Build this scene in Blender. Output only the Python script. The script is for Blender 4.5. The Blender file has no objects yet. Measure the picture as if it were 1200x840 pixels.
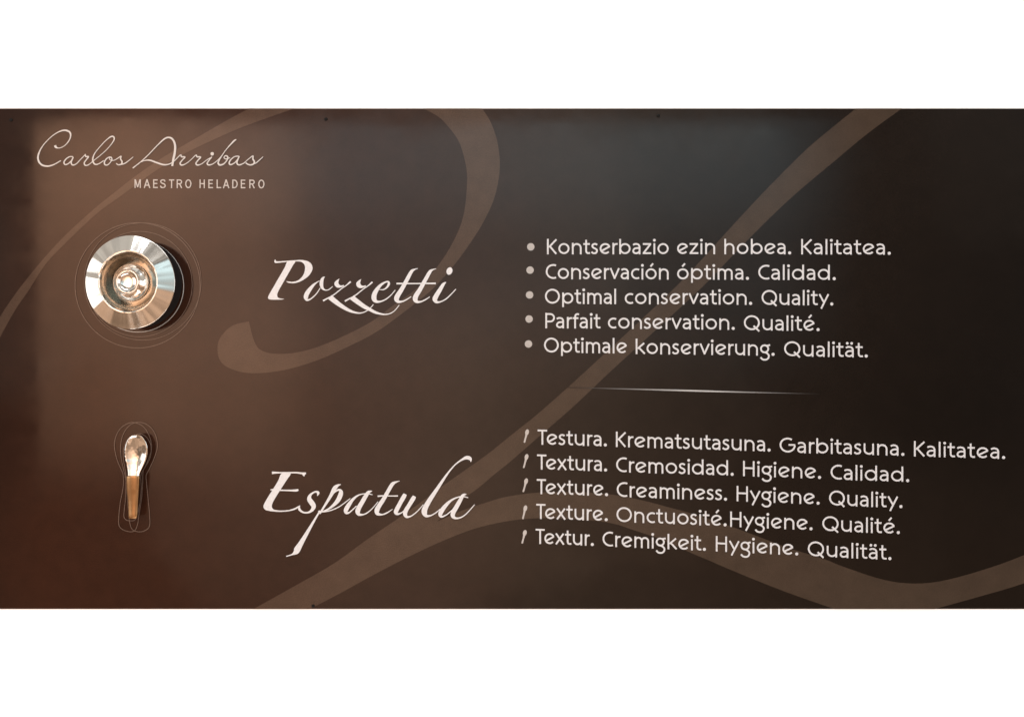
import bpy, bmesh, math
from mathutils import Vector
from mathutils.geometry import tessellate_polygon

S = bpy.context.scene
COL = S.collection
PX = 0.002            # metres of board per unit of drawing
D = 2.2               # camera distance from the board

# ------------------------------------------------------------------ camera
cam_d = bpy.data.cameras.new('camera'); cam = bpy.data.objects.new('camera', cam_d); COL.objects.link(cam)
cam.location = (0, 0, D); cam_d.sensor_width = 36; cam_d.lens = 36 * D / 2.4
cam_d.clip_start = 0.05; cam_d.clip_end = 50
S.camera = cam

# ------------------------------------------------------------------ world: dim warm room light
w = bpy.data.worlds.new('World'); S.world = w; w.use_nodes = True
nt = w.node_tree; nt.nodes.clear()
tc = nt.nodes.new('ShaderNodeTexCoord'); sx = nt.nodes.new('ShaderNodeSeparateXYZ')
mr = nt.nodes.new('ShaderNodeMapRange'); mr.inputs[1].default_value = -1; mr.inputs[2].default_value = 1
rp = nt.nodes.new('ShaderNodeValToRGB'); bg = nt.nodes.new('ShaderNodeBackground'); wo = nt.nodes.new('ShaderNodeOutputWorld')
cr = rp.color_ramp
cr.elements[0].position = 0.0; cr.elements[0].color = (0.80, 0.50, 0.32, 1)      # warm timber floor
cr.elements[1].position = 1.0; cr.elements[1].color = (0.62, 0.60, 0.56, 1)      # pale ceiling
e = cr.elements.new(0.40); e.color = (0.66, 0.42, 0.28, 1)
e = cr.elements.new(0.47); e.color = (0.34, 0.27, 0.21, 1)
e = cr.elements.new(0.56); e.color = (0.40, 0.34, 0.28, 1)
e = cr.elements.new(0.64); e.color = (0.58, 0.52, 0.46, 1)
nt.links.new(tc.outputs['Generated'], sx.inputs[0]); nt.links.new(sx.outputs['Y'], mr.inputs[0])
nt.links.new(mr.outputs[0], rp.inputs[0])
# random light and dark blocks, added all around for the steel to reflect
vo = nt.nodes.new('ShaderNodeTexVoronoi'); vo.distance = 'CHEBYCHEV'; vo.feature = 'SMOOTH_F1'; vo.inputs['Smoothness'].default_value = .06; vo.inputs['Scale'].default_value = 4.2
nt.links.new(tc.outputs['Generated'], vo.inputs['Vector'])
sc_ = nt.nodes.new('ShaderNodeSeparateColor'); nt.links.new(vo.outputs['Color'], sc_.inputs[0])
vm = nt.nodes.new('ShaderNodeMapRange'); vm.inputs[3].default_value = .30; vm.inputs[4].default_value = 1.75; nt.links.new(sc_.outputs[0], vm.inputs[0])
ml = nt.nodes.new('ShaderNodeVectorMath'); ml.operation = 'SCALE'; nt.links.new(rp.outputs[0], ml.inputs[0]); nt.links.new(vm.outputs[0], ml.inputs['Scale'])
nt.links.new(ml.outputs[0], bg.inputs[0]); nt.links.new(bg.outputs[0], wo.inputs[0])
bg.inputs[1].default_value = 1.12

# ------------------------------------------------------------------ lamps
def area(name, loc, target, size, power, color, fall=None):
    l = bpy.data.lights.new(name, 'AREA'); l.shape = 'RECTANGLE'; l.size, l.size_y = size; l.energy = power; l.color = color
    o = bpy.data.objects.new(name, l); COL.objects.link(o); o.location = loc
    o.rotation_euler = (Vector(target) - Vector(loc)).to_track_quat('-Z', 'Y').to_euler()
    if fall:      # uneven glow shaped for the haze it reflects in the board: curves across and down, each a list of (position, value)
        l.use_nodes = True; t = l.node_tree; em = t.nodes['Emission']
        g = t.nodes.new('ShaderNodeNewGeometry'); s = t.nodes.new('ShaderNodeSeparateXYZ')
        t.links.new(g.outputs['Parametric'], s.inputs[0]); outs = []
        for sock, stops in zip(('X', 'Y'), fall):
            r = t.nodes.new('ShaderNodeValToRGB'); r.color_ramp.interpolation = 'EASE'; e = r.color_ramp.elements
            for p, v in stops[1:-1]:
                q = e.new(p); q.color = (v, v, v, 1)
            e[0].position = stops[0][0]; e[0].color = (stops[0][1],)*3 + (1,)
            e[len(e)-1].position = stops[-1][0]; e[len(e)-1].color = (stops[-1][1],)*3 + (1,)
            t.links.new(s.outputs[sock], r.inputs[0]); outs.append(r.outputs[0])
        m = t.nodes.new('ShaderNodeMath'); m.operation = 'MULTIPLY'; t.links.new(outs[0], m.inputs[0]); t.links.new(outs[1], m.inputs[1])
        m2 = t.nodes.new('ShaderNodeMath'); m2.operation = 'MULTIPLY'; m2.inputs[1].default_value = 2.4
        t.links.new(m.outputs[0], m2.inputs[0]); t.links.new(m2.outputs[0], em.inputs['Strength'])
    return o
area('key_lamp', (-1.765, 0.21, 3.0), (-1.765, 0.21, 0), (1.72, 2.2), 30, (1.0, 0.56, 0.34), ([(0, .9), (.3, 1), (.65, .7), (1, 0)], [(0, 0), (.3, .45), (.6, .7), (.9, 1), (1, .85)]))
area('window_lamp', (-0.26, 0.57, 3.6), (-0.26, 0.57, 0), (4.95, 1.78), 23.5, (0.64, 0.90, 1.0), ([(0, .05), (.35, .8), (.7, .9), (.85, .85), (1, 0)], [(0, 0), (.5, .35), (.9, .9), (1, .9)]))
area('warm_fill', (-0.75, -0.38, 3.2), (-0.75, -0.38, 0), (4.0, 2.1), 16, (1.0, 0.64, 0.44), ([(0, 0), (.35, .9), (.6, .9), (1, 0)], [(0, 0), (.4, .6), (.65, .9), (1, 0)]))  # added warm fill, reflected as haze across the board's lower middle
area('side_fill_left', (-4.9, 0.3, 2.4), (-0.4, 0, 0), (2.4, 3.4), 66, (0.95, 0.93, 0.92))  # added fill from the left, kept out of the board's reflections
area('side_fill_right', (5.0, 0.3, 2.4), (0.7, 0, 0), (2.4, 3.4), 92, (0.95, 0.95, 0.97))  # added fill from the right, evens out the white surround
area('top_fill', (0, 3.3, 2.4), (0, 0.2, 0), (4.0, 0.7), 62, (0.95, 0.96, 1.0))  # added fill from above to keep the surround white
area('low_fill', (0, -3.0, 2.2), (0, -0.2, 0), (4.5, 1.2), 66, (1.0, 0.95, 0.92))  # added fill from below, weakens the shadow under the board

vs = S.view_settings
S.display_settings.display_device = 'sRGB'
vs.view_transform = 'Standard'; vs.look = 'None'; vs.exposure = 0.0; vs.gamma = 1; vs.use_curve_mapping = False

# ------------------------------------------------------------------ materials
BOARD_SPEC, BOARD_ROUGH = 0.02, 0.40
COAT = 0.5
def mat(name, col=(1,1,1), rough=0.5, metal=0.0, spec=0.5):
    m = bpy.data.materials.new(name); m.use_nodes = True; b = m.node_tree.nodes['Principled BSDF']
    b.inputs['Base Color'].default_value = (*col, 1); b.inputs['Roughness'].default_value = rough
    b.inputs['Metallic'].default_value = metal; b.inputs['Specular IOR Level'].default_value = spec
    if name.endswith('_print'): b.inputs['Coat Weight'].default_value = COAT; b.inputs['Coat Roughness'].default_value = 0.07; b.inputs['Coat IOR'].default_value = 1.5
    return m, m.node_tree, b

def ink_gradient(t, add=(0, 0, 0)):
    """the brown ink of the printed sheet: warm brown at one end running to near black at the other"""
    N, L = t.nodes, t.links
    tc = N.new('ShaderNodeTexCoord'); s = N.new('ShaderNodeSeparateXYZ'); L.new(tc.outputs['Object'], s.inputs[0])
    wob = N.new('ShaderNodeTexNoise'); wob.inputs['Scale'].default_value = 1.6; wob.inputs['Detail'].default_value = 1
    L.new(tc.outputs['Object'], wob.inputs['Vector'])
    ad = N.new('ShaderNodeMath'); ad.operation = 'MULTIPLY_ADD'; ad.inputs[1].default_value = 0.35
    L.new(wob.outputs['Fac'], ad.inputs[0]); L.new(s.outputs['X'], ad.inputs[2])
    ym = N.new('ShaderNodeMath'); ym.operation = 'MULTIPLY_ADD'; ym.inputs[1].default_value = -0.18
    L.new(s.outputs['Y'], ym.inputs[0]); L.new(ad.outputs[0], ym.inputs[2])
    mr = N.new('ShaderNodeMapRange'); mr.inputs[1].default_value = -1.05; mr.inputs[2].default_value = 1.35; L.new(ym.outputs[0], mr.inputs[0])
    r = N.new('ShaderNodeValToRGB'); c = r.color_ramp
    stops = [(0.0, (0.0150, 0.0062, 0.0038)), (0.09, (0.0280, 0.0102, 0.0054)), (0.22, (0.0260, 0.0100, 0.0056)), (0.44, (0.0225, 0.0125, 0.0088)),  # leftmost stop darkened: shade along the left edge put into the ink
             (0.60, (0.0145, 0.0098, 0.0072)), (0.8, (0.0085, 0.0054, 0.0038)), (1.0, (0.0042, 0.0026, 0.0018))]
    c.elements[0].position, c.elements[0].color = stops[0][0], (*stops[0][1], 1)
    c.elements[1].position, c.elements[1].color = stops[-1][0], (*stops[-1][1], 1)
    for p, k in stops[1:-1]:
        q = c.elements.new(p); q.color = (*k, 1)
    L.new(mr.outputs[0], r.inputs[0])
    # mottled ink density
    n1 = N.new('ShaderNodeTexNoise'); n1.inputs['Scale'].default_value = 22; n1.inputs['Detail'].default_value = 5; n1.inputs['Roughness'].default_value = .65
    L.new(tc.outputs['Object'], n1.inputs['Vector'])
    m1 = N.new('ShaderNodeMapRange'); m1.inputs[1].default_value = .3; m1.inputs[2].default_value = .7; m1.inputs[3].default_value = .88; m1.inputs[4].default_value = 1.12
    L.new(n1.outputs['Fac'], m1.inputs[0])
    n2 = N.new('ShaderNodeTexNoise'); n2.inputs['Scale'].default_value = 420; n2.inputs['Detail'].default_value = 2
    L.new(tc.outputs['Object'], n2.inputs['Vector'])
    m2 = N.new('ShaderNodeMapRange'); m2.inputs[1].default_value = .3; m2.inputs[2].default_value = .7; m2.inputs[3].default_value = .84; m2.inputs[4].default_value = 1.16
    L.new(n2.outputs['Fac'], m2.inputs[0])
    mm = N.new('ShaderNodeMath'); mm.operation = 'MULTIPLY'; L.new(m1.outputs[0], mm.inputs[0]); L.new(m2.outputs[0], mm.inputs[1])
    pl = N.new('ShaderNodeVectorMath'); pl.operation = 'ADD'; pl.inputs[1].default_value = add; L.new(r.outputs[0], pl.inputs[0])
    sc = N.new('ShaderNodeVectorMath'); sc.operation = 'SCALE'; L.new(pl.outputs[0], sc.inputs[0]); L.new(mm.outputs[0], sc.inputs['Scale'])
    return sc.outputs[0], s

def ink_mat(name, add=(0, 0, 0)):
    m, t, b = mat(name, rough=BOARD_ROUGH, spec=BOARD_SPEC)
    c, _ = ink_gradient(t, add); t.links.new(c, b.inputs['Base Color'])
    tc = t.nodes.new('ShaderNodeTexCoord'); n = t.nodes.new('ShaderNodeTexNoise'); n.inputs['Scale'].default_value = 5; n.inputs['Detail'].default_value = 6
    t.links.new(tc.outputs['Object'], n.inputs['Vector'])
    mr = t.nodes.new('ShaderNodeMapRange'); mr.inputs[3].default_value = BOARD_ROUGH - .05; mr.inputs[4].default_value = BOARD_ROUGH + .07
    t.links.new(n.outputs['Fac'], mr.inputs[0]); t.links.new(mr.outputs[0], b.inputs['Roughness'])
    w1 = t.nodes.new('ShaderNodeTexNoise'); w1.inputs['Scale'].default_value = 2.6; w1.inputs['Detail'].default_value = 1
    t.links.new(tc.outputs['Object'], w1.inputs['Vector'])
    bp = t.nodes.new('ShaderNodeBump'); bp.inputs['Strength'].default_value = 1; bp.inputs['Distance'].default_value = .0022
    t.links.new(w1.outputs['Fac'], bp.inputs['Height']); t.links.new(bp.outputs[0], b.inputs['Coat Normal'])
    sm_ = t.nodes.new('ShaderNodeTexNoise'); sm_.inputs['Scale'].default_value = 14; sm_.inputs['Detail'].default_value = 7; sm_.inputs['Roughness'].default_value = .7
    t.links.new(tc.outputs['Object'], sm_.inputs['Vector'])
    sr = t.nodes.new('ShaderNodeMapRange'); sr.inputs[1].default_value = .35; sr.inputs[2].default_value = .75; sr.inputs[3].default_value = .05; sr.inputs[4].default_value = .14
    t.links.new(sm_.outputs['Fac'], sr.inputs[0]); t.links.new(sr.outputs[0], b.inputs['Coat Roughness'])
    return m
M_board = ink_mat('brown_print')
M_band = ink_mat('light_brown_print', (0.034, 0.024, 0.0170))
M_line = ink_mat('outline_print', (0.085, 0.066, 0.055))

def white_ink(name, col, var=.06):
    m, t, b = mat(name, col, BOARD_ROUGH, 0, BOARD_SPEC)
    tc = t.nodes.new('ShaderNodeTexCoord'); n = t.nodes.new('ShaderNodeTexNoise'); n.inputs['Scale'].default_value = 220; n.inputs['Detail'].default_value = 3
    t.links.new(tc.outputs['Object'], n.inputs['Vector'])
    mr = t.nodes.new('ShaderNodeMapRange'); mr.inputs[1].default_value = .3; mr.inputs[2].default_value = .7; mr.inputs[3].default_value = 1 - var; mr.inputs[4].default_value = 1 + var
    t.links.new(n.outputs['Fac'], mr.inputs[0])
    s = t.nodes.new('ShaderNodeVectorMath'); s.operation = 'SCALE'; s.inputs[0].default_value = col
    t.links.new(mr.outputs[0], s.inputs['Scale']); t.links.new(s.outputs[0], b.inputs['Base Color'])
    return m
M_white = white_ink('white_print', (0.53, 0.545, 0.57))
M_title = white_ink('title_print', (0.575, 0.59, 0.615))
M_sign = white_ink('signature_print', (0.475, 0.475, 0.475))
M_bullet = white_ink('bullet_print', (0.36, 0.35, 0.34))
M_icon = white_ink('icon_print', (0.40, 0.385, 0.375))

# rule line: white ink that thins out towards both ends
M_rule, t, b = mat('rule_print', rough=BOARD_ROUGH, spec=BOARD_SPEC)
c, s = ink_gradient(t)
a = t.nodes.new('ShaderNodeMapRange'); a.inputs[1].default_value = 0.13; a.inputs[2].default_value = 0.42; t.links.new(s.outputs['X'], a.inputs[0])
z = t.nodes.new('ShaderNodeMapRange'); z.inputs[1].default_value = 0.735; z.inputs[2].default_value = 0.46; t.links.new(s.outputs['X'], z.inputs[0])
mi = t.nodes.new('ShaderNodeMath'); mi.operation = 'MULTIPLY'; t.links.new(a.outputs[0], mi.inputs[0]); t.links.new(z.outputs[0], mi.inputs[1])
pw = t.nodes.new('ShaderNodeMath'); pw.operation = 'POWER'; pw.inputs[1].default_value = 1.5; t.links.new(mi.outputs[0], pw.inputs[0])
mx = t.nodes.new('ShaderNodeMix'); mx.data_type = 'RGBA'; t.links.new(pw.outputs[0], mx.inputs['Factor']); t.links.new(c, mx.inputs['A']); mx.inputs['B'].default_value = (.38, .39, .40, 1)
t.links.new(mx.outputs['Result'], b.inputs['Base Color'])

# white backing, added to fill the blank bands above and below the board
M_backing, t, b = mat('white_backing_paint', (0.92, 0.93, 0.95), 0.85, 0, 0.2)
n = t.nodes.new('ShaderNodeTexNoise'); n.inputs['Scale'].default_value = 90; n.inputs['Detail'].default_value = 4
bp = t.nodes.new('ShaderNodeBump'); bp.inputs['Strength'].default_value = .05; bp.inputs['Distance'].default_value = .002
t.links.new(n.outputs['Fac'], bp.inputs['Height']); t.links.new(bp.outputs[0], b.inputs['Normal'])

def steel(name, col, rough, wav=.25, scale=9, ring=0):
    m, t, b = mat(name, col, rough, 1.0, .5)
    if ring:      # turned on a lathe: fine grooves run round the axis
        tg = t.nodes.new('ShaderNodeTangent'); tg.direction_type = 'RADIAL'; tg.axis = 'Z'
        t.links.new(tg.outputs[0], b.inputs['Tangent']); b.inputs['Anisotropic'].default_value = ring; b.inputs['Anisotropic Rotation'].default_value = 0.25
    tc = t.nodes.new('ShaderNodeTexCoord')
    n = t.nodes.new('ShaderNodeTexNoise'); n.inputs['Scale'].default_value = scale; n.inputs['Detail'].default_value = 2
    t.links.new(tc.outputs['Object'], n.inputs['Vector'])
    bp = t.nodes.new('ShaderNodeBump'); bp.inputs['Strength'].default_value = wav; bp.inputs['Distance'].default_value = .01
    t.links.new(n.outputs['Fac'], bp.inputs['Height'])
    n2 = t.nodes.new('ShaderNodeTexNoise'); n2.inputs['Scale'].default_value = 60; n2.inputs['Detail'].default_value = 5
    t.links.new(tc.outputs['Object'], n2.inputs['Vector'])
    mr = t.nodes.new('ShaderNodeMapRange'); mr.inputs[3].default_value = rough * .6; mr.inputs[4].default_value = rough * 1.6
    t.links.new(n2.outputs['Fac'], mr.inputs[0]); t.links.new(mr.outputs[0], b.inputs['Roughness'])
    if ring > .52:   # pressed sheet: slight waves that run out along the radius
        sp = t.nodes.new('ShaderNodeSeparateXYZ'); t.links.new(tc.outputs['Object'], sp.inputs[0])
        cb = t.nodes.new('ShaderNodeCombineXYZ'); t.links.new(sp.outputs[0], cb.inputs[0]); t.links.new(sp.outputs[1], cb.inputs[1])
        nz = t.nodes.new('ShaderNodeVectorMath'); nz.operation = 'NORMALIZE'; t.links.new(cb.outputs[0], nz.inputs[0])
        n3 = t.nodes.new('ShaderNodeTexNoise'); n3.inputs['Scale'].default_value = 2.6; n3.inputs['Detail'].default_value = .6; t.links.new(nz.outputs[0], n3.inputs['Vector'])
        b3 = t.nodes.new('ShaderNodeBump'); b3.inputs['Strength'].default_value = 1; b3.inputs['Distance'].default_value = .0055
        t.links.new(n3.outputs['Fac'], b3.inputs['Height']); t.links.new(bp.outputs[0], b3.inputs['Normal']); bp = b3
    t.links.new(bp.outputs[0], b.inputs['Normal'])
    return m
M_steel = steel('turned_steel', (0.60, 0.575, 0.535), 0.13, .03, 7, .55)
M_recess = steel('recess_steel', (0.62, 0.60, 0.56), 0.12, .08, 12, .5)
M_knob = steel('knob_steel', (0.62, 0.59, 0.55), 0.10, .25, 30)
M_blade = steel('spatula_steel', (0.60, 0.58, 0.55), 0.10, .16, 40)
M_tan = steel('tan_metal', (0.33, 0.195, 0.095), 0.30, .05, 30)
M_black, _, _ = mat('black_rubber', (0.006, 0.005, 0.005), 0.6, 0, .3)
M_screw, _, _ = mat('black_screw_paint', (0.004, 0.004, 0.004), 0.55, 0, .15)

# ------------------------------------------------------------------ object helpers
def W(x, y, z=0.0):
    """drawing coordinates (x right, y down, as measured on the board) to metres on the board plane"""
    return Vector(((x - 600) * PX, (420 - y) * PX, z))

def link(name, bm, m, parent=None, smooth=False, loc=None):
    me = bpy.data.meshes.new(name); bm.to_mesh(me); bm.free(); me.materials.append(m)
    if smooth:
        for p in me.polygons: p.use_smooth = True
    o = bpy.data.objects.new(name, me); COL.objects.link(o)
    if parent: o.parent = parent
    if loc is not None: o.location = loc
    return o
def thing(name, label, cat, loc=(0, 0, 0)):
    o = bpy.data.objects.new(name, None); COL.objects.link(o); o.location = loc; o.empty_display_size = .05
    o['label'] = label; o['category'] = cat
    return o

def smooth(pts, n=6, closed=False):
    """Catmull-Rom through the points (any number of components)"""
    P = [tuple(p) for p in pts]
    if len(P) < 3: return P
    k = len(P); out = []
    rng = range(k) if closed else range(k - 1)
    for i in rng:
        if closed: p0, p1, p2, p3 = P[(i-1) % k], P[i], P[(i+1) % k], P[(i+2) % k]
        else: p0, p1, p2, p3 = P[max(i-1, 0)], P[i], P[i+1], P[min(i+2, k-1)]
        for j in range(n):
            u = j / n
            out.append(tuple(0.5 * ((2*b) + (-a+c)*u + (2*a-5*b+4*c-d)*u*u + (-a+3*b-3*c+d)*u**3) for a, b, c, d in zip(p0, p1, p2, p3)))
    if not closed: out.append(P[-1])
    return out

class Ink:
    """flat print: every stroke is laid a hair above the one before"""
    def __init__(self, z): self.bm = bmesh.new(); self.z = z; self.k = 0
    def lift(self):
        self.k += 1
        return self.z + 0.0000016 * self.k
    def ribbon(self, pts, width=None, closed=False, cap=False):
        z = self.lift(); P = [(p[0], p[1], (width if width is not None else p[2])) for p in pts]
        n = len(P); L, R = [], []
        for i in range(n):
            if closed: a, b = P[(i-1) % n], P[(i+1) % n]
            else: a, b = P[max(i-1, 0)], P[min(i+1, n-1)]
            dx, dy = b[0]-a[0], b[1]-a[1]; d = math.hypot(dx, dy) or 1
            nx, ny = -dy/d, dx/d; h = max(P[i][2], .25) / 2
            z = self.lift()
            L.append(self.bm.verts.new(W(P[i][0]+nx*h, P[i][1]+ny*h, z))); R.append(self.bm.verts.new(W(P[i][0]-nx*h, P[i][1]-ny*h, z)))
        for i in range(n if closed else n-1):
            j = (i+1) % n
            self.bm.faces.new((L[i], L[j], R[j], R[i]))
        if cap:
            for q in (P[0], P[-1]): self.disc(q[0], q[1], q[2]/2)
    def disc(self, x, y, r, ry=None, rot=0, n=20):
        z = self.lift(); ry = ry or r; c, s = math.cos(rot), math.sin(rot); v = []
        for i in range(n):
            a = 2*math.pi*i/n; u, w_ = r*math.cos(a), ry*math.sin(a)
            v.append(self.bm.verts.new(W(x+u*c-w_*s, y+u*s+w_*c, z)))
        self.bm.faces.new(v)
    def poly(self, pts):
        z = self.lift(); vs = [self.bm.verts.new(W(p[0], p[1], z)) for p in pts]
        for t in tessellate_polygon([[Vector((p[0], p[1], 0)) for p in pts]]):
            try: self.bm.faces.new([vs[i] for i in t])
            except ValueError: pass
    def done(self, name, m, parent):
        for f in self.bm.faces:
            f.normal_update()
            if f.normal.z < 0: f.normal_flip()
        return link(name, self.bm, m, parent)

# ------------------------------------------------------------------ added white backing behind the board
bm = bmesh.new()
bmesh.ops.create_cube(bm, size=1)
for v in bm.verts: v.co = Vector((v.co.x * 7, v.co.y * 4.4, v.co.z * .1 - .053))
backing = link('backing', bm, M_backing); backing['kind'] = 'structure'

# ------------------------------------------------------------------ the printed board
board = thing('information_board', 'wide glossy dark brown printed board with white lettering and pale swirls on a white backing', 'sign board')
TOP, BOT, LEFT, RIGHT = 127.4, 713.2, -60, 1260
bm = bmesh.new(); bmesh.ops.create_cube(bm, size=1)
a_, b_ = W(LEFT, BOT), W(RIGHT, TOP)
for v in bm.verts:
    v.co = Vector((a_.x if v.co.x < 0 else b_.x, a_.y if v.co.y < 0 else b_.y, -.0028 if v.co.z < 0 else 0))
bmesh.ops.bevel(bm, geom=[e for e in bm.edges], offset=.0004, segments=1, affect='EDGES')
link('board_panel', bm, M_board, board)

# pale swirls
k = Ink(.0003)
upL = smooth([(292, TOP), (265.7, 141.4), (228.6, 162.9), (192, 184), (160, 205.7), (134, 226), (108.6, 246.5), (71.4, 281), (37, 320), (11.4, 354), (-14, 394), (LEFT+.5, 470)], 5)
loL = smooth([(LEFT+.5, 515), (-14, 424), (4, 388), (20, 360), (34, 340), (54, 309), (80, 282), (114, 250), (142.9, 229), (182.9, 200), (217, 180), (245.7, 166), (285.7, 148.6), (345, TOP)], 5)
k.poly(upL + loL)
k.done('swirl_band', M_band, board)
k = Ink(.0003)
outer = smooth([(291.7, 376.7), (271.7, 382), (258, 396), (255, 410), (259, 424), (273, 433), (296.7, 437.3), (333, 433.5), (373, 421.7), (416.7, 402), (441, 389), (462.5, 374), (486, 356), (508, 337.7), (529.7, 313.8), (549, 288), (566.7, 260), (580, 230), (585.7, 197), (583, 167), (575, 143.5), (565, TOP)], 5)
inner = smooth([(496, TOP), (512, 136), (523, 146), (538, 166.7), (546.3, 196), (547, 222), (541.7, 258), (527.5, 290), (508, 318), (486, 340), (460, 358.5), (434.3, 377.5), (400, 395), (366.7, 408.3), (340, 414), (318, 414), (304, 409), (297.5, 398), (291.7, 376.7)], 5)
k.poly(outer + inner[:-1])
k.done('swirl_band', M_band, board)
k = Ink(.0003)
A = smooth([(1003, TOP), (966.7, 156.7), (940, 180), (900, 220), (862.5, 260), (828, 298), (793.7, 334.4), (746.7, 379), (690.5, 431), (663, 456), (630, 485), (600, 509), (570, 533), (542, 552.7), (514, 572.5), (488, 592), (462.7, 609.8), (430, 632), (392.7, 659), (353, 682), (297, BOT)], 4)
B = smooth([(363, BOT), (400, 694), (440, 672), (483, 650), (523, 631.7), (560, 618), (600, 609.5), (630, 607), (655, 607), (693, 609.5), (720, 613.5), (740, 620), (777.5, 632.8), (807.5, 646.5), (830, 656), (866.7, 671.7), (923, 694), (978, BOT)], 4)
C = smooth([(1095, BOT), (1150, 698), (1200, 683), (RIGHT-.5, 660)], 4)
Dn = smooth([(RIGHT-.5, 622), (1200, 650), (1150, 668), (1100, 681), (1063, 683), (1030, 677.5), (986.7, 663), (966.7, 655), (926.7, 642.5), (890, 629), (855, 616), (807.5, 600.5), (785, 594.5), (755, 586.5), (719, 579.5), (680, 576.5), (641.7, 576.5), (616, 578.3), (590, 582.5), (570, 588.5), (540, 598.5), (512, 611)], 4)
Ee = smooth([(512, 611), (530, 594), (545, 582.5), (560, 572), (582, 553.5), (600, 539), (632, 511), (666.7, 481), (693, 456.5), (720, 431), (778, 378), (825, 334.4), (861, 297), (897.5, 260), (933, 226.7), (976.7, 190), (1016.7, 156.7), (1057, TOP)], 4)
k.poly(A + B + C + Dn + Ee[1:])
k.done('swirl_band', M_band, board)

# thin printed outlines round the lid and the spatula
def ring(cx, cy, r, wd, m, z=[0]):
    z[0] += .0003; k = Ink(.0008 + z[0]); k.ribbon([(cx + r*math.cos(2*math.pi*i/120), cy + r*math.sin(2*math.pi*i/120)) for i in range(120)], wd, closed=True)
    k.done('printed_circle', m, board)
ring(161.5, 334.5, 73.2, .85, M_line); ring(167.5, 330, 68.5, .7, M_line); ring(164, 333, 61.5, .8, M_line)
ring(162, 335.5, 53.6, .9, M_bullet)
def outline(pts, wd, m, closed=True, z=[0]):
    z[0] += .0003; k = Ink(.0010 + z[0]); k.ribbon(smooth(pts, 6, closed), wd, closed=closed); k.done('printed_spatula_outline', m, board)
outline([(155.4, 494.8), (144, 499.5), (137, 509), (134.4, 521), (136.5, 535), (140.5, 546), (144.4, 555), (145, 566), (143.5, 577), (141, 590), (139.3, 609), (141, 617.5), (149, 622), (157.5, 621.8), (161.5, 614), (163, 603), (166, 585), (167.5, 565), (168, 552), (172, 543), (177, 530), (177.7, 521), (175, 510), (167.5, 499)], .85, M_line)
outline([(164, 494.6), (154, 497), (146, 506), (142, 519), (142, 533), (144.5, 547), (147.5, 560), (149, 577), (150.5, 596), (152.4, 612), (155.5, 620), (162.5, 622.6), (170, 621.3), (175.6, 615.5), (175.4, 600), (173.5, 580), (172, 565), (171.8, 556), (176, 548), (182, 534), (184.9, 520.7), (181.5, 507), (174, 498)], .85, M_line)
outline([(160.7, 509), (165.5, 508.2), (172.5, 512.5), (177.3, 522.5), (176.3, 536), (170.7, 546.6), (165.5, 556.4), (166, 572), (164, 590), (159.5, 607.5), (152, 609.6), (147, 607.6), (145.6, 602), (147.3, 586), (148, 570), (148, 556), (145.5, 540), (145.5, 525), (151, 513.5)], .9, M_line)

# ---- round-dot and spoon-shaped bullets, rule line
for x, y in ((622, 289.4), (621.2, 316.6), (620.6, 345.6), (620, 373.8), (619.3, 403)):
    k = Ink(.0010); k.disc(x, y, 4.35, n=28); k.done('bullet', M_bullet, board)
for x, y, x2, y2 in ((617.6, 506.3, 614.6, 517.6), (617, 535.2, 613.8, 547.3), (616.5, 563.6, 613.3, 575.3), (615.6, 595.2, 612.8, 607), (615, 624, 612, 635.5)):
    k = Ink(.0010); k.disc(x, y, 2.2, 3.5, .22); k.ribbon([(x-.3, y+1, 3.4), (x-.9, y+3.4, 2.4), ((x+x2)/2-.2, (y+y2)/2+1, 1.9), (x2, y2, 2.0)], cap=True)
    k.done('spatula_bullet', M_icon, board)
k = Ink(.0010); k.ribbon(smooth([(664, 453.9, .6), (740, 455.8, 1.3), (810, 457.7, 1.9), (880, 459.6, 1.3), (966, 461.6, .5)], 6)); k.done('rule_line', M_rule, board)

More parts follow.
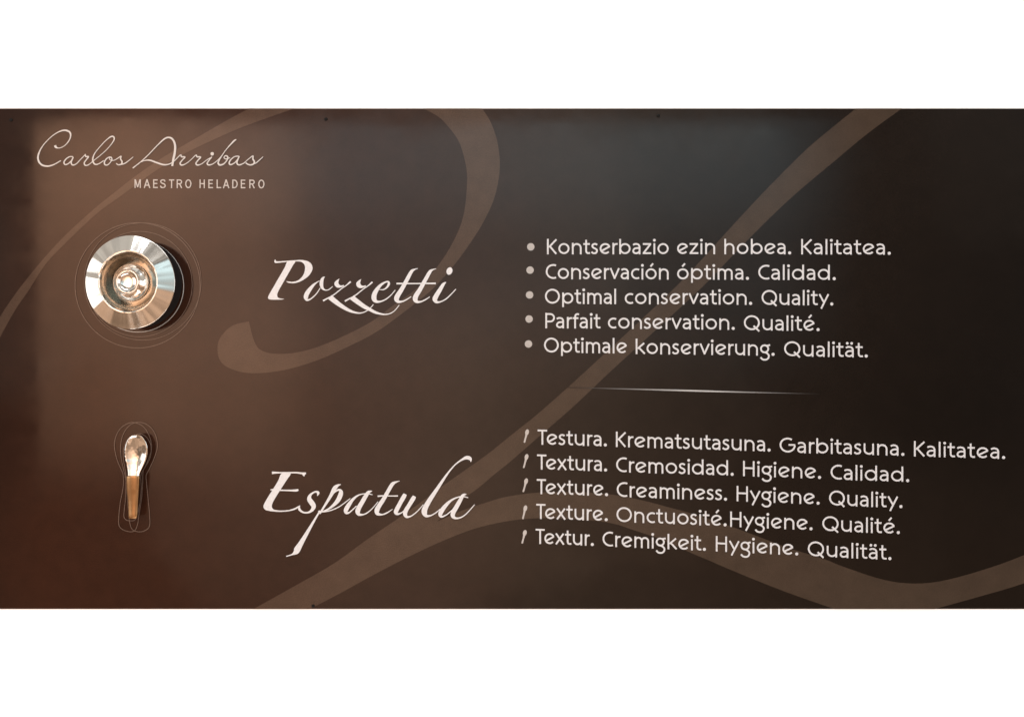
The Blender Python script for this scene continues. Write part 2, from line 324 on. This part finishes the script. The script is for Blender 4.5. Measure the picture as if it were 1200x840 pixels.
# ---- sans alphabet, centre lines, cap height 18
def arc(cx, cy, r, a0, a1, n=22, ry=None):
    ry = ry or r
    return [(cx + r*math.cos(math.radians(a0 + (a1-a0)*i/n)), cy + ry*math.sin(math.radians(a0 + (a1-a0)*i/n))) for i in range(n+1)]
def sm(*p): return smooth(list(p), 5)
ring_o = arc(6.7, 6.7, 5.35, 0, 360, 32)
A_ = [sm((1.3, 10.9), (2.7, 11.8), (4.9, 12.1), (7.3, 11.3), (8.5, 9.3)) + [(8.6, 8.4), (8.6, 0)],
      sm((8.6, 7.3), (5.3, 7.3), (2.9, 6.6), (1.4, 4.4), (2.0, 2.3), (4.2, 1.25), (6.7, 1.8), (8.6, 3.6))]
GL = {   # strokes, dots, width, left and right side bearing
 'K': ([[(1.35, 0), (1.35, 18)], [(11.1, 17.4), (2.6, 8.3)], [(3.3, 9.8), (10.9, .5)]], [], 12, 1.3, .3),
 'o': ([ring_o], [], 13.4, .7, .7),
 'n': ([[(1.35, 0), (1.35, 13.4)], arc(5.9, 7.5, 4.55, 180, 0) + [(10.45, 0)]], [], 11.8, 1.3, 1.2),
 'm': ([[(1.35, 0), (1.35, 13.4)], arc(5.0, 8.4, 3.65, 180, 0) + [(8.65, 0)], arc(12.3, 8.4, 3.65, 180, 0) + [(15.95, 0)]], [], 17.3, 1.3, 1.2),
 'h': ([[(1.35, 0), (1.35, 18)], arc(5.9, 7.5, 4.55, 180, 0) + [(10.45, 0)]], [], 11.8, 1.3, 1.2),
 't': ([[(3.2, 16.9), (3.2, 5)] + sm((3.2, 4.2), (3.7, 2.3), (5.2, 1.4), (7.7, 1.5)), [(0, 12.05), (7.4, 12.05)]], [], 7.8, .4, .4),
 's': ([sm((7.1, 11.0), (5.6, 12.0), (3.8, 12.1), (2.0, 11.1), (1.6, 9.4), (2.5, 7.9), (4.3, 6.9), (6.3, 5.7), (6.9, 4.0), (6.2, 2.2), (4.3, 1.3), (2.3, 1.5), (.6, 2.8))], [], 8.2, .5, .7),
 'e': ([[(2.6, 4.0), (11.9, 9.3)] , arc(6.7, 6.7, 5.35, 27, 318)], [], 12.6, .7, .6),
 'r': ([[(1.35, 0), (1.35, 13.4)], sm((1.4, 8.2), (2.2, 10.6), (3.9, 11.9), (6.3, 12.1))], [], 6.4, 1.3, .1),
 'b': ([[(1.35, .2), (1.35, 18)], arc(6.9, 6.7, 5.35, 0, 360, 32)], [], 13.6, 1.3, .7),
 'd': ([[(12.25, .2), (12.25, 18)], arc(6.7, 6.7, 5.35, 0, 360, 32)], [], 13.6, .7, 1.3),
 'p': ([[(1.35, -3.6), (1.35, 13.4)], arc(6.9, 6.7, 5.35, 0, 360, 32)], [], 13.6, 1.3, .7),
 'a': (A_, [], 10, .6, 1.2),
 'z': ([[(.6, 12.05), (9.9, 12.05)], [(9.2, 11.9), (1.4, 1.5)], [(.5, 1.35), (10.2, 1.35)]], [], 10.6, .6, .5),
 'i': ([[(1.35, 0), (1.35, 13.0)]], [(1.35, 16.5, 1.65)], 2.7, 1.2, 1.2),
 'l': ([[(1.35, 0), (1.35, 18)]], [], 2.7, 1.2, 1.2),
 'C': ([arc(9, 9, 7.65, 66, 294)], [], 12.3, .8, .8),
 'c': ([arc(6.7, 6.7, 5.35, 58, 302)], [], 10.2, .7, .6),
 'v': ([[(1.2, 13.2), (6.1, .9)], [(10.9, 13.2), (5.6, .9)]], [], 11.7, .1, .2),
 'O': ([arc(9, 9, 7.65, 0, 360, 40)], [], 18, .8, .8),
 'Q': ([arc(9, 9, 7.65, 0, 360, 40), [(10.8, 5.4), (17.0, -1.0)]], [], 18, .8, .8),
 'u': ([[(10.45, 0), (10.45, 13.4)], [(1.35, 13.4)] + arc(5.9, 5.9, 4.55, 180, 360)], [], 11.8, 1.2, 1.3),
 'y': ([[(1.2, 13.2), (6.5, 3.2)], [(11.3, 13.2), (3.2, -3.8)]], [], 12, .1, .2),
 'P': ([[(1.35, 0), (1.35, 18)], [(1.35, 16.65), (5.8, 16.65)] + arc(6.0, 12.3, 4.35, 88, -88) + [(1.35, 7.95)]], [], 11.6, 1.3, .1),
 'f': ([[(3.0, 0), (3.0, 12.5)] + sm((3.0, 13.3), (3.6, 15.7), (5.3, 16.8), (7.5, 16.5)), [(.2, 12.05), (6.8, 12.05)]], [], 7.2, .3, .0),
 'k': ([[(1.35, 0), (1.35, 18)], [(9.9, 13.0), (2.6, 6.4)], [(3.6, 7.9), (10.6, .5)]], [], 11.4, 1.3, .1),
 'g': ([arc(5.5, 8.1, 4.1, 0, 360, 28), [(7.6, 11.6), (11.6, 12.6)], sm((3.2, 4.3), (5.6, 3.9), (8.2, 2.9), (10.1, .6), (9.9, -2.0), (8.2, -4.1), (5.5, -4.7), (2.9, -4.0), (1.0, -1.9))], [], 11.6, .5, .5),
 'T': ([[(0, 16.65), (11.0, 16.65)], [(5.5, 0), (5.5, 16.0)]], [], 11.0, .2, -1.4),
 'x': ([[(1.1, 13.1), (10.6, .3)], [(10.2, 13.1), (1.1, .3)]], [], 11.6, .1, .1),
 'G': ([arc(9, 9, 7.65, 55, 352) + [(16.6, 9.3), (10.0, 9.3)]], [], 17.2, .8, 1.0),
 'H': ([[(1.35, 0), (1.35, 18)], [(11.75, 0), (11.75, 18)], [(1.35, 9.6), (11.75, 9.6)]], [], 13.1, 1.3, 1.2),
 '.': ([], [(1.9, 1.75, 1.85)], 3.6, 1.0, .5),
}
def comb(base, extra, dots=()):
    s, d, w_, l, r = GL[base]; return (list(s) + list(extra), list(d) + list(dots), w_, l, r)
GL['ó'] = comb('o', [[(6.0, 15.2), (9.0, 18.8)]]); GL['é'] = comb('e', [[(6.0, 15.2), (9.0, 18.8)]])
GL['ä'] = comb('a', [], [(2.7, 16.3, 1.6), (7.3, 16.3, 1.6)])

def text(k, s, x0, y0, x1, y1, hs=1.0, wt=2.04):
    pen = 0; lay = []
    for i, ch in enumerate(s):
        g = GL[ch]
        if i: pen += g[3]
        lay.append((g, pen)); pen += g[2] + (g[4] if i < len(s)-1 else 0)
    f = (x1 - x0) / pen; sl = (y1 - y0) / (x1 - x0)
    def T(px, u, v):
        X = x0 + (px + u) * f; return (X, y0 + (X - x0) * sl - v * hs)
    for g, px in lay:
        for st in g[0]:
            closed = len(st) > 10 and math.hypot(st[0][0]-st[-1][0], st[0][1]-st[-1][1]) < .01
            q = [T(px, *p) for p in (st[:-1] if closed else st)]
            if len(q) == 2:   # let straight strokes keep square ends
                k.ribbon(q, wt)
            else:
                k.ribbon(mitre(q), None, closed=closed) if not closed else k.ribbon(q, wt, closed=True)
        for dx, dy, r in g[1]:
            X, Y = T(px, dx, dy); k.disc(X, Y, r, n=16)
def mitre(q, wt=2.04): return [(x, y, wt) for x, y in q]

LINES = [
 [('Kontserbazio', 640.6, 298.1, 783.8, 298.2), ('ezin', 793, 298.1, 838.3, 298.1), ('hobea.', 848.3, 298.1, 927, 298.2), ('Kalitatea.', 938.3, 298.2, 1043.7, 298.7)],
 [('Conservación', 639.2, 327.2, 783.8, 327.8), ('óptima.', 793, 327.7, 877.5, 328), ('Calidad.', 888, 328, 979.2, 328.4)],
 [('Optimal', 638.3, 356.1, 722.2, 356.5), ('conservation.', 731.7, 356.5, 881.2, 357.3), ('Quality.', 892, 357.5, 976.3, 358)],
 [('Parfait', 638.7, 384.6, 703.7, 385.1), ('conservation.', 712, 385.2, 860.8, 386.6), ('Qualité.', 871.2, 387, 960.3, 388)],
 [('Optimale', 637.2, 413.2, 734.7, 414.2), ('konservierung.', 744.5, 414.8, 907.5, 416.9), ('Qualität.', 918.3, 417.4, 1016.7, 418.9)],
 [('Testura.', 630, 520.8, 711, 522.9), ('Krematsutasuna.', 721.3, 523.5, 902.8, 528.9), ('Garbitasuna.', 913, 530, 1059.5, 533.9), ('Kalitatea.', 1070.3, 534.5, 1177.7, 537.6)],
 [('Textura.', 629.3, 549.8, 711.3, 552.2), ('Cremosidad.', 721.6, 553, 859.6, 557.2), ('Higiene.', 870.2, 557.6, 962, 560.9), ('Calidad.', 972.7, 561.6, 1065.3, 564.6)],
 [('Texture.', 629, 578.6, 712.4, 581), ('Creaminess.', 722.3, 582, 851.8, 586.3), ('Hygiene.', 862.7, 587, 960.3, 591), ('Quality.', 971, 591.9, 1057.3, 595)],
 [('Texture.', 628.3, 607.6, 712, 610.3), ('Onctuosité.', 722, 611.2, 851.3, 616.3), ('Hygiene.', 855.2, 616.9, 952, 621), ('Qualité.', 963, 621.8, 1054.3, 625.4)],
 [('Textur.', 627.7, 636.8, 695.7, 639.3), ('Cremigkeit.', 705.7, 639.8, 827, 645), ('Hygiene.', 838.3, 645.6, 935.3, 650.4), ('Qualität.', 946, 651.2, 1044.4, 655.8)],
]
for ln in LINES:
    for wd in ln:
        k = Ink(.0010); text(k, *wd); k.done('printed_word', M_white, board)

# ---- small capitals under the signature
CAP = {
 'M': ([[(.7, 0), (.7, 10.2)], [(.9, 10), (3.7, 1)], [(6.5, 10), (3.7, 1)], [(6.8, 0), (6.8, 10.2)]]),
 'A': ([[(.4, 0), (3.6, 10.2)], [(6.8, 0), (3.6, 10.2)], [(1.7, 3.3), (5.5, 3.3)]]),
 'E': ([[(.7, 0), (.7, 10.2)], [(.7, 9.5), (5.4, 9.5)], [(.7, 5.4), (5, 5.4)], [(.7, .7), (5.5, .7)]]),
 'S': ([sm((5.9, 7.5), (5.2, 9.1), (3.4, 9.6), (1.5, 9.0), (.9, 7.5), (1.8, 6.1), (3.6, 5.3), (5.5, 4.4), (6.1, 2.7), (5.2, 1.1), (3.3, .6), (1.3, 1.1), (.6, 2.8))]),
 'T': ([[(0, 9.5), (6.2, 9.5)], [(3.1, 0), (3.1, 9.5)]]),
 'R': ([[(.7, 0), (.7, 10.2)], [(.7, 9.5), (3.4, 9.5)] + arc(3.6, 7.3, 2.2, 85, -85) + [(.7, 5.1)], [(3.4, 5.1), (6.0, 0)]]),
 'O': ([arc(3.7, 5.1, 3.0, 0, 360, 28, 4.5)]),
 'H': ([[(.7, 0), (.7, 10.2)], [(5.6, 0), (5.6, 10.2)], [(.7, 5.3), (5.6, 5.3)]]),
 'L': ([[(.7, 0), (.7, 10.2)], [(.7, .7), (5.4, .7)]]),
 'D': ([[(.7, 0), (.7, 10.2)], [(.7, 9.5), (2.6, 9.5)] + arc(2.6, 5.1, 3.2, 90, -90, 16, 4.4) + [(.7, .7)]]),
}
k = Ink(.0010)
for ch, x in (('M', 157.8), ('A', 168.9), ('E', 179.6), ('S', 187.7), ('T', 198.2), ('R', 207.2), ('O', 217.2),
              ('H', 234), ('E', 244.3), ('L', 254), ('A', 261.6), ('D', 272.3), ('E', 282.3), ('R', 292.3), ('O', 302.8)):
    y = 220.6 + (x - 158) * .003
    for st in CAP[ch]:
        cl = ch == 'O'
        q = [(x+u, y-v) for u, v in (st[:-1] if cl else st)]
        k.ribbon(q, 1.3, closed=cl)
k.done('small_capitals', M_icon, board)

# ---- brush strokes traced with (x, y, width)
def strokes(k, ox, oy, s, lst, wmul=1.0):
    for st in lst:
        k.ribbon(smooth([(ox + p[0]/s, oy + p[1]/s, (p[2]/s)*wmul) for p in st], 7), cap=False)
k = Ink(.0010)
def t3(pts, wd): return [(x, y, wd) if not isinstance(wd, list) else (x, y, wd[i]) for i, (x, y) in enumerate(pts)]
strokes(k, 30, 140, 8, [
 t3([(278, 245), (286, 262), (305, 270), (335, 266), (375, 242), (407, 203), (424, 160), (415, 122), (378, 105), (330, 112), (262, 150), (192, 215), (143, 282), (119, 350), (128, 400), (162, 432), (215, 440), (270, 424), (333, 388)],
    [26, 22, 10, 8, 9, 11, 15, 18, 18, 13, 9, 9, 13, 19, 20, 18, 16, 12, 10]),
 t3([(447, 352), (415, 352), (380, 375), (362, 405), (373, 425), (400, 418), (432, 388), (450, 355), (436, 385), (430, 412), (446, 430), (480, 417), (520, 375), (566, 328)], [10, 10, 12, 14, 13, 11, 10, 12, 14, 14, 13, 10, 9, 9]),
 t3([(562, 330), (568, 350), (592, 352), (572, 380), (553, 408), (558, 430), (580, 433), (610, 415), (645, 385), (700, 342), (768, 280), (818, 218), (834, 182), (822, 163), (796, 168), (748, 207), (690, 270), (650, 322), (633, 368), (636, 402), (656, 424), (690, 418), (735, 388)],
    [12, 14, 14, 12, 13, 13, 11, 9, 8, 8, 8, 10, 14, 15, 13, 9, 9, 10, 15, 16, 14, 10, 9]),
 t3([(795, 352), (765, 368), (743, 398), (745, 424), (768, 430), (795, 408), (812, 378), (803, 357), (788, 366), (800, 384), (832, 386), (868, 366), (898, 348), (893, 372), (907, 398), (900, 422), (872, 428), (852, 414)], [10, 11, 14, 14, 12, 10, 12, 12, 9, 9, 8, 9, 12, 14, 15, 14, 11, 10]),
 t3([(880, 428), (930, 416), (975, 385), (1012, 354)], [12, 12, 9, 7])], .86)
strokes(k, 150, 140, 6.667, [
 t3([(40, 382), (100, 335), (160, 280), (230, 207), (288, 154), (325, 144), (354, 162), (370, 204), (368, 260), (357, 312), (348, 366)], [10, 8, 8, 9, 13, 15, 16, 19, 20, 20, 18]),
 t3([(105, 335), (135, 323), (175, 322), (230, 341), (280, 356), (322, 352), (362, 328), (412, 280), (420, 294), (447, 297), (425, 322), (409, 346), (422, 359), (452, 350), (492, 320), (533, 281), (541, 294), (570, 297), (550, 321), (533, 346), (546, 359), (577, 350), (617, 320), (658, 296)],
    [6, 9, 12, 14, 13, 10, 8, 8, 12, 12, 10, 12, 12, 8, 7, 8, 12, 12, 10, 12, 12, 8, 7, 8]),
 t3([(656, 297), (636, 322), (621, 346), (633, 358), (666, 350), (706, 318), (742, 278)], [10, 10, 12, 12, 8, 7, 7]),
 t3([(848, 160), (826, 175), (770, 238), (725, 303), (707, 340), (719, 358), (750, 350), (776, 320), (782, 296), (766, 286), (752, 300), (768, 312), (800, 302)], [8, 14, 7, 10, 14, 15, 12, 10, 12, 10, 8, 8, 7]),
 t3([(868, 290), (835, 294), (803, 320), (793, 345), (806, 356), (836, 341), (862, 310), (872, 290), (858, 322), (854, 346), (871, 358), (905, 346), (940, 316), (978, 288), (978, 312), (990, 334), (978, 354), (948, 357), (922, 342)], [9, 9, 11, 13, 12, 9, 9, 11, 12, 13, 12, 8, 7, 10, 13, 14, 13, 11, 10]),
 t3([(962, 357), (1000, 344), (1030, 320), (1058, 294)], [10, 9, 8, 6])], .86)
k.disc(150 + 661/6.667, 140 + 272/6.667, 2.0)
k.done('signature_lettering', M_sign, board)

# ---- title: Pozzetti
k = Ink(.0010)
def loc_poly(k, ox, oy, s, pts, n=5): k.poly([(ox + a/s, oy + b/s) for a, b in smooth(pts, n, True)])
strokes(k, 310, 295, 14, [
 [(176, 128, 6), (180, 165, 34), (215, 172, 26), (330, 163, 18), (420, 155, 18), (520, 150, 20), (580, 150, 24)],
 [(905, 478, 8), (860, 503, 18), (800, 552, 40), (735, 630, 64), (690, 705, 74), (682, 755, 70), (700, 792, 36), (745, 782, 22), (800, 742, 18), (860, 680, 16), (915, 595, 12)],
 [(992, 412, 6), (962, 432, 36), (940, 480, 58), (936, 545, 58), (955, 600, 40), (1000, 630, 18), (1055, 622, 14), (1120, 570, 11)]])
loc_poly(k, 310, 295, 14, [(380, 165), (505, 160), (470, 220), (400, 345), (300, 520), (228, 650), (210, 710), (222, 750), (260, 766), (322, 775), (270, 786), (120, 786), (72, 776), (60, 748), (76, 705), (140, 595), (220, 455), (330, 265)], 4)
loc_poly(k, 310, 295, 14, [(490, 146), (580, 136), (660, 143), (730, 168), (775, 212), (790, 272), (770, 335), (720, 402), (640, 462), (560, 500), (480, 518), (410, 514), (372, 500), (360, 484), (400, 490), (470, 494), (530, 480), (590, 442), (640, 378), (662, 310), (666, 250), (650, 205), (612, 172), (560, 158)], 4)
for dx, dy in ((0, 0), (358, 6)):
    strokes(k, 360, 310, 14, [
     [(527+dx, 236+dy, 6), (500+dx, 270+dy, 36), (482+dx, 312+dy, 70), (505+dx, 350+dy, 62), (555+dx, 360+dy, 32), (605+dx, 345+dy, 18)],
     [(714+dx, 282+dy, 28), (690+dx, 303+dy, 24), (640+dx, 345+dy, 17), (560+dx, 400+dy, 16), (470+dx, 473+dy, 18), (400+dx, 522+dy, 20), (330+dx, 558+dy, 22), (262+dx, 596+dy, 28)]])
strokes(k, 360, 310, 14, [
 [(375, 535, 84), (470, 612, 76), (570, 684, 64), (680, 748, 48), (780, 785, 32), (880, 795, 20), (970, 765, 15), (1040, 710, 13), (1088, 655, 14)],
 [(735, 540, 84), (830, 614, 76), (930, 684, 66), (1020, 734, 54), (1120, 785, 42), (1210, 810, 28), (1290, 818, 20), (1370, 800, 16), (1440, 752, 14), (1512, 665, 13)]])
strokes(k, 430, 300, 10.25, [
 [(142, 402, 6), (195, 405, 12), (238, 380, 20), (264, 338, 28), (258, 312, 22), (225, 314, 18), (170, 348, 30), (120, 405, 46), (90, 465, 58), (88, 515, 58), (112, 546, 36), (160, 548, 20), (220, 525, 15), (280, 480, 12), (342, 410, 9)],
 [(612, 151, 6), (575, 162, 16), (535, 190, 38), (480, 290, 46), (420, 398, 50), (368, 480, 58), (358, 520, 58), (380, 549, 34), (430, 545, 18), (480, 522, 14), (532, 488, 9)],
 [(832, 154, 6), (795, 165, 16), (757, 193, 38), (700, 292, 46), (640, 400, 50), (590, 480, 58), (582, 522, 58), (604, 551, 34), (652, 548, 18), (705, 524, 14), (757, 490, 9)],
 [(356, 332, 20), (590, 332, 14), (828, 330, 20)],
 [(952, 316, 6), (920, 340, 34), (875, 412, 48), (832, 482, 56), (818, 522, 58), (838, 553, 32), (885, 550, 16), (950, 517, 14), (1010, 462, 12), (1070, 398, 9)]])
k.disc(430 + 992/10.25, 300 + 182/10.25, 3.4, 4.5, .35)
k.done('title_lettering', M_title, board)

# ---- title: Espatula
k = Ink(.0010)
strokes(k, 300, 540, 11.2, [
 [(210, 154, 34), (250, 152, 26), (320, 152, 18), (450, 151, 18), (540, 152, 20), (600, 160, 24), (658, 160, 26)],
 [(190, 378, 6), (225, 374, 22), (320, 381, 18), (440, 385, 20), (530, 384, 30), (556, 372, 20)],
 [(140, 630, 30), (215, 645, 26), (310, 656, 18), (420, 650, 16), (500, 630, 20), (548, 605, 20), (580, 582, 6)],
 [(806, 456, 6), (818, 418, 34), (795, 402, 26), (755, 412, 20), (712, 450, 36), (702, 500, 60), (735, 550, 66), (758, 592, 60), (738, 640, 40), (690, 672, 24), (630, 674, 22), (588, 650, 28), (568, 622, 30), (578, 588, 6)],
 [(1115, 306, 6), (1078, 318, 30), (1035, 355, 54), (985, 450, 42), (920, 558, 30), (862, 650, 24), (838, 690, 20)]])
loc_poly(k, 300, 540, 11.2, [(340, 160), (458, 158), (400, 255), (310, 395), (245, 500), (214, 565), (214, 612), (240, 644), (190, 652), (125, 638), (100, 600), (112, 555), (160, 470), (220, 375), (290, 262)], 4)
k.poly([(300 + a/11.2, 540 + b/11.2) for a, b in ((662, 148), (634, 202), (616, 190), (600, 156))])
strokes(k, 330, 580, 11.2, [
 [(482, 208, 6), (500, 212, 26), (478, 250, 22), (430, 330, 28), (350, 468, 42), (262, 618, 62), (210, 705, 82), (190, 742, 66), (140, 775, 20), (62, 800, 12)]])
k.ribbon(smooth([(389.5, 579.4, .8), (393, 575.8, 1.4), (397, 573.6, 2.4), (399.6, 575.6, 4.4), (399, 580, 5.4), (396, 586, 5.0), (391, 591.5, 3.4), (385, 596, 2.0), (377.5, 599.2, 1.2)], 6))
k.ribbon(smooth([(374, 599.2, 2.2), (381, 599, 1.5), (389, 597.2, 1.3), (397, 593.7, 1.2), (404, 588.8, 1.1), (410.6, 583.6, .8)], 6))
strokes(k, 400, 555, 12, [
 [(440, 292, 10), (380, 279, 14), (310, 280, 14), (240, 300, 20), (170, 352, 36), (103, 440, 58), (66, 508, 60), (72, 547, 36), (112, 541, 22), (160, 502, 16), (215, 448, 12)],
 [(435, 240, 6), (385, 256, 42), (345, 310, 56), (292, 400, 60), (245, 482, 66), (232, 532, 66), (252, 568, 40), (310, 569, 20), (370, 542, 16), (440, 482, 12), (518, 388, 9)],
 [(822, 98, 6), (775, 112, 22), (720, 142, 48), (660, 240, 52), (598, 350, 56), (530, 452, 62), (502, 512, 68), (512, 556, 50), (570, 570, 22), (640, 547, 18), (722, 494, 9)],
 [(512, 312, 22), (600, 306, 16), (700, 309, 15), (798, 308, 18)],
 [(900, 282, 46), (880, 318, 60), (830, 408, 58), (782, 498, 60), (770, 540, 58), (796, 562, 30), (850, 542, 16), (895, 500, 9)],
 [(1030, 312, 46), (1010, 348, 60), (955, 438, 56), (910, 512, 60), (898, 562, 58), (922, 601, 36), (980, 592, 18), (1050, 542, 14), (1110, 482, 12), (1155, 428, 9)]])
strokes(k, 470, 530, 9.88, [
 [(808, 108, 6), (802, 72, 36), (762, 58, 40), (705, 82, 22), (632, 135, 14), (560, 215, 18), (490, 312, 28), (410, 432, 40), (330, 552, 52), (278, 645, 62), (272, 695, 62), (295, 731, 34), (350, 725, 16), (410, 690, 12), (452, 652, 9)],
 [(778, 521, 10), (720, 508, 13), (660, 515, 14), (590, 546, 22), (530, 597, 38), (478, 662, 50), (455, 712, 46), (470, 741, 24), (520, 722, 14), (560, 692, 12), (605, 652, 10)],
 [(758, 480, 6), (718, 494, 34), (680, 560, 46), (640, 630, 50), (605, 690, 54), (602, 735, 44), (638, 758, 22), (700, 746, 14), (765, 698, 12), (852, 601, 9)]])
k.done('title_lettering', M_title, board)

# ---- small black screws that hold the board
def screw(x, y):
    o = W(x, y); bm = bmesh.new()
    prof = [(0, .0019), (.0020, .0019), (.0032, .0014), (.0038, .0005), (.0038, 0)]
    lathe(bm, prof, 20); link('screw', bm, M_screw, board, True, (o.x, o.y, .0004))
def lathe(bm, prof, n=64, ex=1.0, ey=1.0):
    rings = []
    for r, z in prof:
        if r < 1e-6: rings.append([bm.verts.new((0, 0, z))])
        else: rings.append([bm.verts.new((r*ex*math.cos(2*math.pi*i/n), r*ey*math.sin(2*math.pi*i/n), z)) for i in range(n)])
    for A, B in zip(rings, rings[1:]):
        for i in range(n):
            j = (i+1) % n
            if len(A) == 1: bm.faces.new((A[0], B[i], B[j]))
            elif len(B) == 1: bm.faces.new((A[i], B[0], A[j]))
            else: bm.faces.new((A[i], B[i], B[j], A[j]))
    bmesh.ops.recalc_face_normals(bm, faces=bm.faces)
for x, y in ((13, 141), (382, 140), (771.5, 136), (367, 709.6)): screw(x, y)

# ------------------------------------------------------------------ steel tub lid on the board
o = W(165.3, 333.4)
lid = thing('tub_lid', 'round polished steel tub lid with a central knob, left of the upper title', 'lid', (o.x, o.y, 0.0018))
EX, EY = .985, 1.03
bm = bmesh.new(); lathe(bm, [(.0, .0), (.097, .0), (.0985, .002), (.0985, .050), (.0985, .0545), (.066, .0545), (.066, .020)], 96, EX, EY)
link('collar', bm, M_black, lid, False)
bm = bmesh.new()
lathe(bm, [(.090, .055), (.0995, .055), (.1025, .0562), (.1036, .0585), (.1038, .0600), (.1034, .0612), (.1028, .0616), (.1018, .0620), (.1010, .0623), (.095, .0647), (.085, .0687), (.075, .0727), (.0722, .0738), (.0712, .0742),
           (.0700, .0747), (.0684, .0754), (.0664, .0750), (.0652, .0732), (.0648, .0700), (.064, .066)], 160, EX, EY)
link('rim', bm, M_steel, lid, True)
bm = bmesh.new()
lathe(bm, [(.064, .0665), (.0628, .060), (.0600, .052), (.0550, .0435), (.0480, .0365), (.0400, .0322), (.0320, .0305), (.020, .030), (0, .030)], 128, EX, EY)
link('recess', bm, M_recess, lid, True)
bm = bmesh.new()
lathe(bm, [(.0330, .0304), (.0315, .0330), (.0305, .038), (.0330, .0430), (.0390, .0480), (.0425, .0535), (.0418, .0590), (.0380, .0640), (.0320, .0690), (.0275, .0725), (.0262, .0742),
           (.0262, .0756), (.0250, .0768), (.0234, .0768), (.0220, .0755), (.0205, .0730), (.016, .0700), (.009, .0690), (0, .0688)], 96, EX, EY)
kn = link('knob', bm, M_knob, lid, True)

# ------------------------------------------------------------------ steel spatula on the board
def Q(x, y, z):            # a point of the spatula that stands z off the board
    f = 1 - z / D; v = W(x, y); return Vector((v.x*f, v.y*f, z))
base = Q(157, 560, 0)
spat = thing('ice_cream_spatula', 'small upright steel ice cream spatula with a tan handle, below the round lid', 'spatula', (base.x, base.y, 0))
bm = bmesh.new()
SL = smooth([(159.8, 509.4, .6, .030), (159.6, 511, 6.0, .0298), (159.5, 515, 9.6, .0290), (159.6, 521, 12.3, .0278), (159.5, 528, 13.3, .0268), (159.3, 535, 12.8, .0262), (158.8, 542, 10.8, .0262), (158, 548.5, 8.5, .027), (157, 554, 6.8, .0285), (156.4, 560, 6.2, .030)], 5)
rows_t, rows_b = [], []
NU = 15
for i, (cx, cy, hw, zz) in enumerate(SL):
    dep = .0052 * min(1, hw / 13) ** 1.5
    rt, rb = [], []
    for j in range(NU):
        u = -1 + 2*j/(NU-1)
        z = zz - dep * (1 - u*u)
        rt.append(bm.verts.new(Q(cx + u*hw, cy, z) - base)); rb.append(bm.verts.new(Q(cx + u*hw, cy, z - .0016) - base))
    rows_t.append(rt); rows_b.append(rb)
for A, B, flip in ((rows_t, rows_t, 0), (rows_b, rows_b, 1)):
    for i in range(len(A)-1):
        for j in range(NU-1): bm.faces.new((A[i][j], A[i+1][j], A[i+1][j+1], A[i][j+1]))
for i in range(len(SL)-1):
    for j in (0, NU-1): bm.faces.new((rows_t[i][j], rows_t[i+1][j], rows_b[i+1][j], rows_b[i][j]))
for i in (0, len(SL)-1):
    for j in range(NU-1): bm.faces.new((rows_t[i][j], rows_t[i][j+1], rows_b[i][j+1], rows_b[i][j]))
bmesh.ops.recalc_face_normals(bm, faces=bm.faces)
link('blade', bm, M_blade, spat, True)
bm = bmesh.new(); rows = []
HL = smooth([(156.0, 557.2, 5.5, .030, .0035), (155.9, 557.9, 7.6, .030, .006), (155.8, 562, 8.0, .0295, .0068), (155.7, 572, 7.7, .0278, .0075), (155.9, 584, 6.7, .0255, .0075), (155.9, 596, 6.0, .0255, .007), (155.8, 604, 5.6, .0265, .0062), (155.6, 606.8, 4.8, .027, .005), (155.4, 607.7, 3.4, .027, .003)], 4)
NV = 28
for cx, cy, hw, zz, th in HL:
    r = []
    for j in range(NV):
        a = 2*math.pi*j/NV; c, s_ = math.cos(a), math.sin(a)
        c2 = math.copysign(abs(c)**.9, c); s2 = math.copysign(abs(s_)**.9, s_)
        r.append(bm.verts.new(Q(cx + hw*c2, cy, zz + th*s2) - base))
    rows.append(r)
for A, B in zip(rows, rows[1:]):
    for j in range(NV): bm.faces.new((A[j], B[j], B[(j+1) % NV], A[(j+1) % NV]))
bm.faces.new(rows[0]); bm.faces.new(rows[-1])
bmesh.ops.recalc_face_normals(bm, faces=bm.faces)
link('handle', bm, M_tan, spat, True)
for cx, cy, zt in ((159, 532, .0170), (155.6, 588, .0170)):
    bm = bmesh.new(); lathe(bm, [(0, .0), (.004, .0), (.004, zt), (0, zt)], 20)
    p = Q(cx, cy, zt*.5) - base; link('mounting_pin', bm, M_black, spat, False, (p.x, p.y, .0018))
